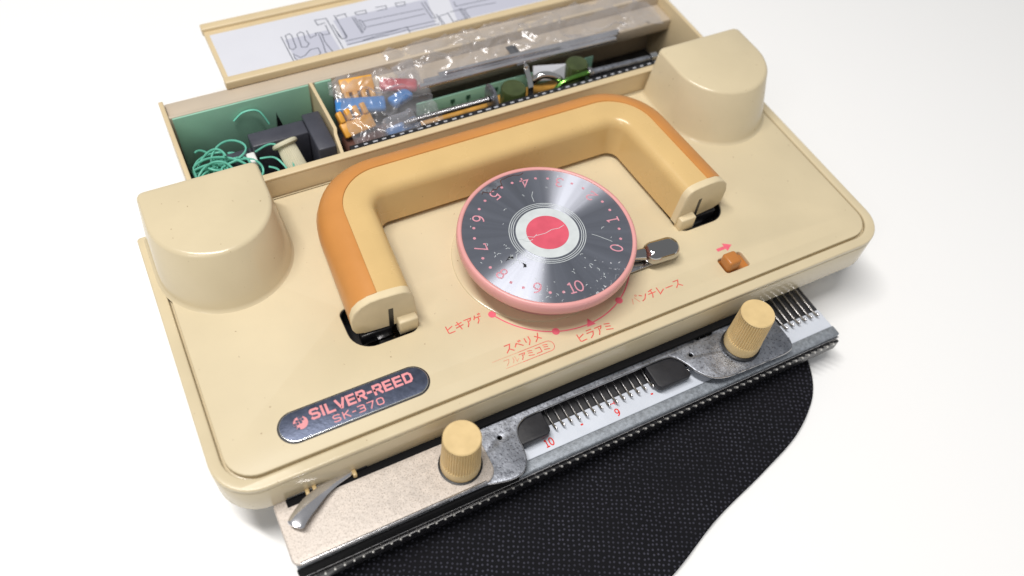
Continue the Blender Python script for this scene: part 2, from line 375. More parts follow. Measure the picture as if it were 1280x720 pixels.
LET = {
 'S': [[(.95, .86), (.8, .97), (.2, .97), (.06, .84), (.06, .66), (.2, .53), (.8, .47), (.94, .34), (.94, .16), (.8, .03), (.2, .03), (.05, .14)]],
 'I': [[(.5, 0), (.5, .72)], [(.5, .88), (.5, 1.02)]],
 'L': [[(.1, 1), (.1, .03), (.95, .03)]],
 'V': [[(.02, 1), (.46, .06), (.55, .06), (.98, 1)]],
 'E': [[(.95, .97), (.1, .97), (.1, .03), (.95, .03)], [(.1, .5), (.9, .5)]],
 'R': [[(.1, 0), (.1, .97), (.8, .97), (.93, .85), (.93, .6), (.8, .48), (.1, .48)], [(.55, .48), (.95, 0)]],
 'D': [[(.1, .03), (.1, .97), (.72, .97), (.95, .75), (.95, .25), (.72, .03), (.1, .03)]],
 '-': [[(.15, .5), (.85, .5)]],
 'K': [[(.1, 0), (.1, 1)], [(.92, 1), (.12, .48)], [(.38, .62), (.95, 0)]],
 '3': [[(.06, .97), (.8, .97), (.93, .86), (.93, .62), (.82, .52), (.3, .52)], [(.82, .52), (.94, .4), (.94, .14), (.8, .03), (.05, .03)]],
 '7': [[(.05, .97), (.95, .97), (.4, 0)]],
 '0': [[(.25, .97), (.75, .97), (.94, .82), (.94, .18), (.75, .03), (.25, .03), (.06, .18), (.06, .82), (.25, .97)]],
}

# ---------------------------------------------------------------- the setting: white table top, black cloth
ZT = -4.2
tag(add('table_top', mesh([(-400, -400, ZT), (400, -400, ZT), (400, 400, ZT), (-400, 400, ZT)], [(0, 1, 2, 3)]), 'table'), 'plain white surface under and around the knitting machine', 'table', kind='structure')

def cloth():
    out = catmull([(-12.0, -6.6), (-11.7, -7.6), (-10.3, -9.0), (-8.2, -11.3), (-5, -12.9), (-1.1, -12.35), (2.15, -11.15), (5.05, -10.35), (7.4, -9.55), (9.3, -8.2), (10.2, -6.4)], 10)
    out = [Vector((p[0], p[1])) for p in out] + [Vector((10.3, -5.2))] + [Vector((10.3 - 22.3 * t / 20, -5.2)) for t in range(1, 21)]
    cen = Vector((-1.2, -7.6)); rings = []
    for s_, h in ((1, .0), (1.004, .05), (1.004, .11), (.998, .15), (.985, .15), (.972, .135), (.968, .125), (.963, .135), (.94, .15), (.88, .15), (.8, .15), (.7, .15), (.58, .15), (.45, .15), (.3, .15), (.15, .15)):
        r = []
        for p in out:
            q = cen + (p - cen) * s_
            wv = .10 * noise.noise(Vector((q.x * .45, q.y * .45, 3))) + .05 * noise.noise(Vector((q.x * 1.3, q.y * 1.3, 9)))
            r.append((q.x, q.y, ZT + .02 + h + max(-.02, wv + .06) * (1 if h > 0 else .9)))
        rings.append(r)
    return loft(rings, False, True, 60)
tag(add('black_cloth', cloth(), 'cloth'), 'black woven cloth with fine pale dots along the front of the machine', 'cloth')

# ---------------------------------------------------------------- needle bed
bed = empty('needle_bed', (-1.3, 0, ZT), 'grey and white needle bed of the knitting machine below the carriage', 'knitting machine')
BX0, BX1 = -12.68, 10.9
add('bed_base', box(BX0, BX1, -6.95, 7.0, ZT + .17, -2.75, .05), 'beddark', bed)
add('needle_channel', box(BX0, BX1, -5.62, -3.9, -2.74, -2.46, .02), 'beddark', bed)
wp = add('scale_panel', box(BX0, BX1, -6.58, -5.64, -2.74, -2.40, .03), 'bedwhite', bed)
add('front_rail', box(BX0 + .01, BX1 - .01, -7.06, -6.60, -2.745, -2.30, .06, 2), 'rail', bed)
add('rail_lip', box(BX0 + .02, BX1 - .02, -7.12, -7.065, -2.9, -2.48, .02), 'steel', bed)
# needles: shank, curled hook, latch
def needle_mesh():
    sh = [(0, 1.9, 0), (0, .35, 0), (0, .12, .015), (0, 0, .06), (0, -.02, .13), (0, .05, .17), (0, .13, .15)]
    return tube(sh, [.045, .045, .042, .036, .032, .028, .02], 6)
nm = needle_mesh(); nm.materials.append(M['steel'])
for i in range(69):
    x = -12.44 + .3375 * i
    if x > 10.7: break
    add('needle', nm, None, bed, (x, -5.98 + random.uniform(-.015, .015), -2.28))
# sinker pegs on a dark comb in front of the rail
add('peg_comb', box(BX0 + .05, BX1 - .05, -7.24, -7.13, -3.2, -2.62, .02), 'black', bed)
def peg_mesh():
    return tube([(0, .20, -.26), (0, .07, -.13), (0, 0, -.02), (0, -.03, .05), (0, -.03, .09)], [.035, .04, .05, .052, .03], 8)
pm = peg_mesh(); pm.materials.append(mat('peg_steel', (.72, .71, .68), .3, metal=.7))
for i in range(69):
    x = -12.55 + .3375 * i
    if x > 10.7: break
    add('sinker_peg', pm, None, bed, (x, -7.28, -2.5))
for txt, x in (('10', -2.84), ('9', .30)):
    ln = []
    for k, ch in enumerate(txt): ln += place(DIG[ch], x - .14 + .2 * k, -6.42, .22, .3, 0)
    add('printed_number', strokes(ln, .05, -2.395), 'red', wp)
for x in (-1.26, 3.4, 1.95):
    add('printed_dot', strokes([[(x - .03, -6.14), (x + .03, -6.14)]], .07, -2.395), 'red', wp)
add('printed_mark', strokes([[(.12, -5.86), (.36, -5.86)], [(.12, -5.93), (.12, -5.80)], [(.36, -5.93), (.36, -5.80)]], .035, -2.394), 'red', wp)

# ---------------------------------------------------------------- carriage
car = empty('knitting_carriage', (.15, 1, -1.7), 'beige plastic knitting carriage with pink rimmed dial and folded handle', 'carriage')
CX0, CX1, CY0, CY1 = -14.2, 14.5, -4.70, 7.24
holeL = rrect(-8.28, -5.72, -1.08, .9, (.85, .4, .3, .3))
holeR = rrect(6.02, 8.52, -1.05, .95, (.4, .85, .3, .3))
swhole = rrect(6.60, 7.80, -3.62, -2.86, .14)
rev = lambda l: l[::-1]
def inset(d, r): return rrect(CX0 + d, CX1 - d, CY0 + d, CY1 - (d * .2), (r, r, .15, .15))
shell = add('body_shell', plate([inset(0, 1.5), rev(holeL), rev(holeR), rev(swhole)], -1.62, -.25, .06), 'beige', car)
add('front_bead', plate([inset(.0, 1.5), rev(inset(.42, 1.15))], -.249, -.015, .07, 3), 'beige', car)
panel = add('top_panel', plate([inset(.52, 1.05), rev(holeL), rev(holeR), rev(swhole)], -.249, 0, .045, 2), 'satin', car)
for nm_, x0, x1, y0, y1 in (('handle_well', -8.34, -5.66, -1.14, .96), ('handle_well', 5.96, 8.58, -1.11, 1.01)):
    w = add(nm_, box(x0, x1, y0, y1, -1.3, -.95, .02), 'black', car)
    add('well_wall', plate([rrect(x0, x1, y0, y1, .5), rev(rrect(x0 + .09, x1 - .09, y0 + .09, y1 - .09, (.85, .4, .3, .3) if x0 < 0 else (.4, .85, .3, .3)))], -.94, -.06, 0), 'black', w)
    add('spring_clip', box(x0 + 1.05, x0 + 1.75, y0 + .15, y0 + .55, -.9, -.55, .05), 'steel', w)
# dark slot and small tabs on the front face, chrome yarn lever
add('front_slot', box(-12.25, -9.35, -4.74, -4.5, -1.75, -1.45, .02), 'black', car)
for x, z in ((-11.53, -1.5), (-11.27, -1.44), (-9.85, -1.52)):
    add('plastic_tab', box(x - .07, x + .07, -4.92, -4.69, z - .13, z + .17, .03), 'knob', car)
lev = catmull([(-9.9, -4.7, -1.5), (-10.6, -4.85, -1.4), (-11.1, -5.02, -1.3), (-11.7, -5.35, -1.24), (-12.1, -5.65, -1.22), (-12.3, -5.85, -1.24)], 5)
rings = []
for i, p in enumerate(lev):
    t = i / (len(lev) - 1); w = .08 + .22 * min(1, t * 1.8); w *= (1 if t < .93 else 1 - (t - .93) * 6); h = .07
    d = (Vector(lev[min(i + 1, len(lev) - 1)]) - Vector(lev[max(i - 1, 0)])).normalized(); n = Vector((-d.y, d.x, 0)).normalized()
    rings.append([Vector(p) + n * (w * math.cos(a)) + Vector((0, 0, h * math.sin(a) * (1 if math.sin(a) > 0 else .6))) for a in [2 * math.pi * k / 12 for k in range(12)]])
add('chrome_lever', loft(rings), 'brightsteel', car)

# raised housings at the rear corners
def housing(cx):
    def dloop(r, cy, yb, z, n=28):
        o = [(cx + r * math.cos(math.radians(180 + 180 * i / n)), cy + r * math.sin(math.radians(180 + 180 * i / n)), z) for i in range(n + 1)]
        rr = min(.25, r * .3)
        o += [(cx + r - rr + rr * math.cos(a), yb - rr + rr * math.sin(a), z) for a in [math.pi / 2 * k / 4 for k in range(5)]]
        o += [(cx - r + rr + rr * math.cos(a), yb - rr + rr * math.sin(a), z) for a in [math.pi / 2 + math.pi / 2 * k / 4 for k in range(5)]]
        return o
    R = [dloop(2.62, 4.93, 7.18, -.02), dloop(2.54, 4.95, 7.16, .04), dloop(2.50, 4.97, 7.15, .14), dloop(2.25, 5.36, 7.07, 2.38), dloop(2.21, 5.40, 7.05, 2.46), dloop(2.12, 5.44, 7.0, 2.5)]
    return loft(R, True, True, 50)
add('raised_housing', housing(-11.35), 'beige', car)
add('raised_housing', housing(11.68), 'beige', car)

# ---- handle
def sweep(path, sec, cap=True, smooth=40):
    rings = []
    for (p, n) in path: rings.append([(p.x + n.x * u, p.y + n.y * u, z) for u, z in sec])
    return loft(rings, cap, cap, smooth)
def handle_path(y_end=-.2):
    L0, CL, CR, R0 = Vector((-7.1, -.6)), Vector((-6.72, 5.42)), Vector((6.90, 5.42)), Vector((7.3, -.6))
    def fil(A, B, C, r, n=12):
        a = (A - B).normalized(); c = (C - B).normalized(); th = a.angle(c); d = r / math.tan(th / 2)
        cen = B + (a + c).normalized() * (r / math.sin(th / 2)); p0 = B + a * d; p1 = B + c * d
        v0 = p0 - cen; v1 = p1 - cen; ang = v0.angle(v1); out = []
        for i in range(n + 1):
            t = -ang * i / n; out.append((cen + Vector((v0.x * math.cos(t) - v0.y * math.sin(t), v0.x * math.sin(t) + v0.y * math.cos(t))),))
        return [o[0] for o in out], cen
    f1, c1 = fil(L0, CL, CR, 1.9); f2, c2 = fil(CL, CR, R0, 1.9)
    pts = [L0 + (CL - L0) * t for t in (0, .2, .4)] + f1 + [f1[-1] + (f2[0] - f1[-1]) * t for t in (.25, .5, .75)] + f2 + [R0 + (CR - R0) * t for t in (.4, .2, 0)]
    out = []
    for i, p in enumerate(pts):
        d = (pts[min(i + 1, len(pts) - 1)] - pts[max(i - 1, 0)]).normalized(); out.append((p, Vector((-d.y, d.x))))
    return out
HP = handle_path()
def trim(path, d):   # shorten both ends along y
    out = list(path)
    for k, j in ((0, 1), (-1, -2)):
        p, n = out[k]; q, _ = out[j]; out[k] = (p + (q - p).normalized() * d, n)
    return out
SEC = [(-1.38, .24), (-1.36, .5), (-1.24, 1.55), (-1.19, 1.75), (-1.07, 1.92), (-.88, 2.01), (-.6, 2.04), (0, 2.03), (.3, 1.98), (.62, 1.82), (.88, 1.52), (1.0, 1.1), (1.0, .6), (.88, .32), (.6, .22), (0, .2)]
handle = add('carry_handle', sweep(trim(HP, .3), SEC), 'cream', car)
ou = [(-.02, 2.045), (.0, 2.075), (.05, 2.08), (.32, 2.03), (.66, 1.87), (.94, 1.55), (1.07, 1.1), (1.07, .62), (.96, .38)]
inn = [(.86, .4), (.95, .62), (.95, 1.1), (.84, 1.48), (.6, 1.76), (.3, 1.92), (0, 1.97)]
add('orange_grip', sweep(trim(HP, .3), ou + inn), 'orange', handle)
for k, j, sg in ((0, 1, 1), (-1, -2, -1)):
    p, n = HP[k]; q, _ = HP[j]; d = (q - p).normalized()
    capsec = [(u * 1.02 + (.045 if u > .2 else 0), z + (.03 if z > 1 else -.02)) for u, z in SEC]
    ends = [p + d * .31, p + d * .03, p]
    rings = []
    for t, e in enumerate(ends):
        s = .97 if t == 2 else 1
        rings.append([(e.x + n.x * ((u + .2) * s - .2), e.y + n.y * u * s, 1.1 + (z - 1.1) * s) for u, z in capsec])
    cap = add('end_cap', loft(rings), 'cap', handle)
    ux = lambda u: p.x + n.x * u
    xs = sorted((ux(-.30), ux(-.52))); add('hinge_slot', box(xs[0], xs[1], p.y - .03, p.y + .1, .12, 1.28, 0), 'black', cap)
    xs = sorted((ux(-.58), ux(-1.33))); add('latch_block', box(xs[0], xs[1], p.y - .36, p.y + .05, -.15, .62, .06), 'cap', cap)
    xs = sorted((ux(-.42), ux(.8))); add('pivot_bar', box(xs[0], xs[1], p.y - .02, p.y + .35, -.5, .1, .05), 'black', cap)

# ---- dial
dial = add('tension_dial', lathe([(3.32, 1.16), (3.42, 1.17), (3.49, 1.24), (3.515, 1.4), (3.50, 1.6), (3.47, 1.70), (3.41, 1.745), (3.34, 1.74), (3.305, 1.70), (3.29, 1.62), (0, 1.6), ], 128, 60), 'pink', car)
add('dial_plinth', lathe([(3.24, -.005), (3.22, .045), (3.15, .075), (0, .076)], 128), 'beige', dial, (-.3, .38, 0))
add('dial_boss', lathe([(2.75, .057), (2.75, 1.17), (3.33, 1.18)], 64), 'pink', dial)
ann = lambda r0, r1, z, n=128: flat([(r * math.cos(2 * math.pi * i / n), r * math.sin(2 * math.pi * i / n), z) for r in (r0, r1) for i in range(n)], [(i, n + i, n + (i + 1) % n, (i + 1) % n) for i in range(n)])
disc = add('metal_disc', ann(.0001, 3.30, 1.695), 'disc', dial)
add('hub_ring', lathe([(1.235, 1.697), (1.23, 1.712), (0, 1.713)], 96), 'hubwhite', dial)
add('hub_spot', lathe([(.83, 1.714), (.825, 1.722), (0, 1.723)], 96), 'hubpink', dial)
for r in (1.33, 1.41, 1.49): add('printed_ring', ann(r - .012, r + .012, 1.698), 'hubwhite', dial)
A0, DA = -39.5, 30.35
for i in range(11):
    a = math.radians(A0 + DA * i); txt = str(i); h = .46; w = .40
    ln = []
    W = w * len(txt) * (.86 if len(txt) > 1 else 1)
    for k, ch in enumerate(txt): ln += place(DIG[ch], -W / 2 + k * w * .74, -h / 2, w, h)
    ca, sa = math.cos(a + math.pi / 2), math.sin(a + math.pi / 2)   # digit feet point at the rim
    cx, cy = 2.71 * math.cos(a), 2.71 * math.sin(a)
    add('printed_digit', strokes(ln, .055, 1.699, xf=lambda v: (cx + v[0] * ca - v[1] * sa, cy + v[0] * sa + v[1] * ca, v[2])), 'digit', dial)
    if i < 10:
        for t in (1 / 3, 2 / 3):
            b = math.radians(A0 + DA * (i + t)); rr = 2.84
            add('printed_dot', flat([(rr * math.cos(b) + .06 * math.cos(q), rr * math.sin(b) + .06 * math.sin(q), 1.699) for q in [2 * math.pi * k / 12 for k in range(12)]], [tuple(range(12))]), 'digit', dial)
# peeled edge of the foil, upper left
pe = arc(0, 0, 3.26, 3.26, 80, 118, 20); pe2 = [(p[0] * (.985 - .03 * random.random() - (.07 if 10 < k < 19 else 0)), p[1] * (.985 - .03 * random.random() - (.07 if 10 < k < 19 else 0))) for k, p in enumerate(pe)]
add('foil_tear', strokes([pe2], .035, 1.700), 'brown', dial)
add('peeled_foil', flat([(x, y, 1.6985) for x, y in pe[9:]] + [(x, y, 1.6985) for x, y in pe2[9:][::-1]], [tuple(range(2 * len(pe[9:])))]), 'zinc', dial)
# scratches: short thin cuts in the foil
sc = []
for k in range(46):
    a = random.uniform(0, 2 * math.pi); r = 1.6 + 1.5 * random.random()
    if random.random() < .6: a = math.radians(random.uniform(170, 300))
    x, y = r * math.cos(a), r * math.sin(a); b = random.uniform(0, math.pi); l = random.uniform(.04, .16)
    sc.append([(x, y), (x + l * math.cos(b) * .6, y + l * math.sin(b) * .6), (x + l * math.cos(b + .4), y + l * math.sin(b + .4))])
sc += [[(1.55, -.75), (1.75, -.95), (2.0, -1.25), (2.1, -1.38)], [(-1.95, -.55), (-1.7, -.7), (-1.45, -.95)], [(-2.0, -.85), (-1.75, -.75), (-1.6, -.5), (-1.5, -.45)], [(.25, 1.6), (.3, 1.9), (.45, 2.1)]]
add('scratches', strokes(sc, .018, 1.6995), 'hubwhite', dial)
add('hub_crack', strokes([[(-1.2, .12), (-1.0, .05), (-.85, .12), (-.6, -.02), (-.45, .06)], [(-1.05, .0), (-.9, -.12), (-.7, -.1)], [(-.5, .02), (-.1, -.02), (.2, .05), (.5, .0), (.75, .06)]], .02, 1.7235), 'hubwhite', dial)
gouge = [(-1.75, -.52), (-1.9, -.46), (-2.12, -.62), (-2.0, -.58), (-1.86, -.6), (-1.8, -.66)][::-1]
add('gouge', flat([(x, y, 1.6995) for x, y in gouge], [tuple(range(6))]), 'rubber', dial)
add('gouge', flat([(-1.5 + (y + .5) * .9, -1.05 - (x + 1.9) * .8, 1.6995) for x, y in gouge[::-1]], [tuple(range(6))]), 'rubber', dial)

# ---- chrome selector lever beside the dial
lvr = plate([rrect(-.80, .76, -.47, .47, .44, 10)], .2, .95, .34, 8)
lvr.transform(Matrix.Translation(Vector((4.36, -1.86, 0)) * S) @ Matrix.Rotation(math.radians(-4), 4, 'Z'))
sel = add('selector_lever', lvr, 'darkchrome', car)
add('lever_neck', tube([(2.6, -1.45, .5), (3.2, -1.6, .52), (3.7, -1.75, .55)], [.24, .22, .27], 14), 'darkchrome', sel)
add('lever_plate', box(2.4, 4.5, -2.1, -1.55, .09, .2, .05, 2), 'steel', sel)

# ---- stitch selector print
def fade_kana(name, seq, x0, x1, y, h, w=.046, z=.003, fade=()):
    n = len(seq); st = (x1 - x0) / n
    for k, ch in enumerate(seq):
        add(name, strokes(place(KANA[ch], x0 + st * k + st * .06, y, st * .86, h), w if k not in fade else w * .7, z), 'inkfade' if k in fade else 'ink', panel)
fade_kana('printed_character', ['hi', 'ki', 'a', 'ge'], -4.95, -3.42, -1.72, .36)
fade_kana('printed_character', ['su', 'be', 'ri', 'me'], -3.32, -1.72, -3.36, .36)
fade_kana('printed_character', ['hi', 'ra', 'a', 'mi'], -.58, 1.0, -4.04, .36)
fade_kana('printed_character', ['pa', 'n', 'chi', 're', 'bar', 'su'], 2.2, 4.62, -3.4, .36, fade=(0,))
fade_kana('printed_character', ['fu', 'ru', 'a', 'mi', 'ko', 'mi'], -3.6, -1.66, -3.83, .27, .036, fade=(0, 1))
add('printed_outline', strokes([[(-2.9, -3.48), (-1.7, -3.48)] + arc(-1.7, -3.7, .2, .22, 90, -90, 8)[1:] + [(-2.9, -3.92)]], .026, .0035), 'ink', panel)
add('printed_outline', strokes([[(-3.95, -3.48), (-2.93, -3.48)], [(-3.6, -3.92), (-2.93, -3.92)]], .018, .0035), 'inkfade', panel)
PR = 3.46
add('printed_arc', strokes([arc(.05, 0, PR, PR, 207, 352, 60)], .05, .0035), 'pinkink', panel)
for a in (207, 249.5, 300.5):
    add('printed_spot', flat([(.05 + PR * math.cos(math.radians(a)) + .15 * math.cos(q), PR * math.sin(math.radians(a)) + .15 * math.sin(q), .006) for q in [2 * math.pi * k / 24 for k in range(24)]], [tuple(range(24))]), 'pinkink', panel)
tx, ty = .05 + PR * math.cos(math.radians(273)), PR * math.sin(math.radians(273))
add('printed_triangle', flat([(tx - .19, ty - .1, .006), (tx + .19, ty - .1, .006), (tx, ty + .24, .006)], [(0, 1, 2)]), 'pinkink', panel)

# ---- orange slide switch and its arrow
sw = add('slide_switch', box(6.64, 7.26, -3.57, -2.96, -.22, .50, .12, 4), 'slider', car)
add('switch_track', box(6.5, 7.9, -3.72, -2.76, -.5, -.2, .01), 'slider', sw)
add('printed_arrow', flat([(x, y, .003) for x, y in ((6.9, -2.53), (7.3, -2.53), (7.3, -2.66), (7.66, -2.44), (7.3, -2.22), (7.3, -2.38), (6.9, -2.38))], [(0, 1, 2, 3, 4, 5, 6)]), 'pinkink', panel)

# ---- nameplate
def stad(x0, x1, y0, y1, n=14): return rrect(x0, x1, y0, y1, (y1 - y0) / 2 - 1e-4, n)
add('nameplate_bed', plate([stad(-11.80, -6.27, -3.66, -2.40)], -.03, .012, .006), 'rubber', panel)
npl = add('nameplate', plate([stad(-11.74, -6.33, -3.61, -2.45)], -.02, .06, .03, 3), 'plateedge', car)
add('nameplate_face', plate([stad(-11.71, -6.36, -3.575, -2.475)], .05, .066, .004), 'plate', npl)
def letters(txt, x0, x1, y, h, w, name, gap=.12):
    st = (x1 - x0) / sum(.45 if c == 'I' else .62 if c == '-' else 1 for c in txt); x = x0
    for c in txt:
        cw = st * (.45 if c == 'I' else .62 if c == '-' else 1)
        src = LET[c]
        add(name, strokes(place(src, x + cw * gap / 2, y, cw * (1 - gap), h), w, .0668), 'namepink', npl); x += cw
letters('SILVER-REED', -10.62, -6.83, -3.02, .36, .088, 'letter', .22)
letters('SK-370', -9.98, -8.06, -3.45, .26, .042, 'letter', .26)
lc = (-10.98, -2.98)
add('emblem', flat([(lc[0] + .25 * math.cos(q), lc[1] + .25 * math.sin(q), .0667) for q in [2 * math.pi * k / 40 for k in range(40)]], [tuple(range(40))]), 'namepink', npl)
st = []
for k, (x, y) in enumerate(((-.2, .02), (-.1, .02), (-.1, .12), (0, .12), (0, .22), (.08, .22), (-.2, -.08), (-.12, -.17), (0.02, .03), (.1, .12))):
    add('emblem_step', flat([(lc[0] + x + dx, lc[1] + y + dy - .02, .0676) for dx, dy in ((-.045, -.045), (.045, -.045), (.045, .045), (-.045, .045))], [(0, 1, 2, 3)]), 'plate', npl)

# ---- sinker plate assembly in front
fb = catmull([(-5.7, -7.02), (-4.9, -7.2), (-4.35, -7.12), (-4.05, -6.75), (-3.95, -6.3), (-3.92, -5.85), (-3.78, -5.5), (-3.45, -5.27), (-3.0, -5.2), (-1, -5.19), (1.5, -5.19), (3.0, -5.2), (3.4, -5.38), (3.66, -5.8), (3.85, -6.25), (4.2, -6.68), (4.7, -6.93), (5.4, -7.0), (6.6, -7.03), (7.7, -7.05), (8.15, -6.9), (8.3, -6.5)], 6)
br_out = [(p[0], p[1]) for p in fb] + [(8.32, -4.6), (-7.2, -4.6), (-7.2, -7.0)]
brk = add('sinker_bracket', plate([br_out, rev(circ(-4.55, -5.57, .085, 16)), rev(circ(4.05, -5.53, .085, 16)), rev(rrect(4.6, 5.5, -5.05, -4.72, .15))], -1.88, -1.76, .03, 2), 'zinc', car)
add('bracket_edge', tube([(p[0], p[1] + .0, -1.80) for p in fb], .035, 6), 'steel', brk)
for x, y in ((-4.55, -5.57), (4.05, -5.53)):
    add('rivet', lathe([(.11, -1.9), (.11, -1.83), (.05, -1.79), (0, -1.785)], 16), 'rubber', brk, (0, 0, 0)).location
for o in [o for o in brk.children if o.name.startswith('rivet')]: pass
cp = add('cover_plate', plate([rrect(-12.75, -5.28, -7.0, -4.62, (.3, .55, .2, .2))], -1.755, -1.60, .06, 3), 'cast', car)
add('plate_lip', tube([(-12.5, -6.96, -1.63), (-9, -6.97, -1.63), (-5.75, -6.96, -1.63)], .06, 8), 'steel', cp)
add('shade_skirt', box(-12.7, -4.45, -7.11, -6.99, -2.62, -1.92, .02), 'matteblack', cp)  # black box added as the shadow the plate throws over the rail
add('gap_shade_strip', box(-12.3, 8.3, -4.98, -4.5, -1.74, -1.57, .01), 'matteblack', car)  # black strip added as the shade under the shell's overhang
# black brushes at each end of the window
add('brush_block', plate([rrect(-3.9, -2.62, -6.15, -5.1, (.1, .25, .1, .2))], -2.2, -1.86, .05), 'rubber', car)
add('brush_block', plate([rrect(2.1, 3.62, -6.28, -5.15, (.25, .1, .4, .1))], -2.2, -1.86, .05), 'rubber', car)
# ribbed thumb knobs
def knob_mesh():
    n = 176; prof = [(.40, -1.6), (.715, -1.58), (.73, -1.5), (.725, -1.12), (.715, -1.06), (.71, -1.0), (.675, .40), (.672, .46), (.665, .56), (.63, .6)]
    rings = []
    for k, (r, z) in enumerate(prof):
        ring = []
        for i in range(n):
            a = 2 * math.pi * i / n; rr = r
            if 5 <= k <= 7: rr = r - (.05 if i % 4 in (0, 1) else 0)
            ring.append((rr * math.cos(a), rr * math.sin(a), z))
        rings.append(ring)
    return loft(rings, True, True, 28)
km = knob_mesh(); km.materials.append(M['knob'])
for x in (-6.33, 6.17):
    kn = add('thumb_knob', km, None, car, (x, -5.98, 0), (0, 0, random.random()))
    add('knob_washer', lathe([(.80, -1.60 if x < 0 else -1.75), (.80, -1.56 if x < 0 else -1.63), (.7, -1.55 if x < 0 else -1.6)], 32), 'black', kn, (x, -5.98, 0))

# ---------------------------------------------------------------- tool tray with its lid behind the carriage
TX0, TX1 = -11.5, 13.3
tray = empty('tool_tray', (0.5, 10, -2.6), 'beige tool compartment behind the carriage with divider and open lid', 'tool box')
ZR = 1.0
add('front_wall', box(TX0, TX1, 7.28, 7.52, -2.6, ZR, .04), 'traybeige', tray)
add('rim', box(TX0 + .02, TX1 - .02, 7.27, 7.62, ZR - .08, ZR + .06, .05, 3), 'traybeige', tray)
add('floor', box(TX0 + .05, TX1 - .05, 7.54, 12.3, -2.62, -2.4), 'beddark', tray)
add('rear_wall', box(TX0, TX1, 12.32, 12.5, -2.6, .93, .03), 'ledge', tray)
add('end_wall', box(TX0 - .2, TX0 - .01, 7.28, 13.4, -2.6, ZR, .04), 'traybeige', tray)
add('end_wall', box(TX1 + .01, TX1 + .2, 7.28, 13.4, -2.6, ZR, .04), 'traybeige', tray)
add('rear_ledge', box(TX0, TX1, 12.51, 13.5, .5, .72, .03), 'ledge', tray)
add('storage_shelf', box(-4.3, TX1 - .02, 10.95, 12.30, -.2, .42, .04), 'ledge', tray)
add('support', box(TX0, TX1, 7.3, 13.4, ZT, -2.63, .03), 'beddark', tray)
dv = [(-5.36, 12.28, .98), (-5.33, 9.15, .98), (-5.42, 8.85, .93), (-5.5, 7.56, .62)]
V = []; F = []
for (x, y, z) in dv: V += [(x - .07, y, -2.4), (x - .07, y, z), (x + .07, y, z), (x + .07, y, -2.4)]
for k in range(3):
    a = 4 * k; b = a + 4
    F += [(a, a + 1, b + 1, b), (a + 1, a + 2, b + 2, b + 1), (a + 2, a + 3, b + 3, b + 2)]
F += [(0, 1, 2, 3), (15, 14, 13, 12)]
add('divider', mesh(V, F), 'traybeige', tray)
lidp = add('lid', box(-8.75, 11.5, 13.75, 17.75, .70, .98, .05), 'traybeige', tray)
add('lid_lip', box(-8.8, 11.55, 13.40, 13.82, .73, 1.14, .07, 3), 'traybeige', lidp)
add('lid_lip', box(-8.8, 11.55, 17.35, 17.8, .73, 1.14, .07, 3), 'traybeige', lidp)
sheet = add('instruction_sheet', box(-8.55, 9.6, 13.86, 17.02, .985, 1.0), 'paper', lidp)
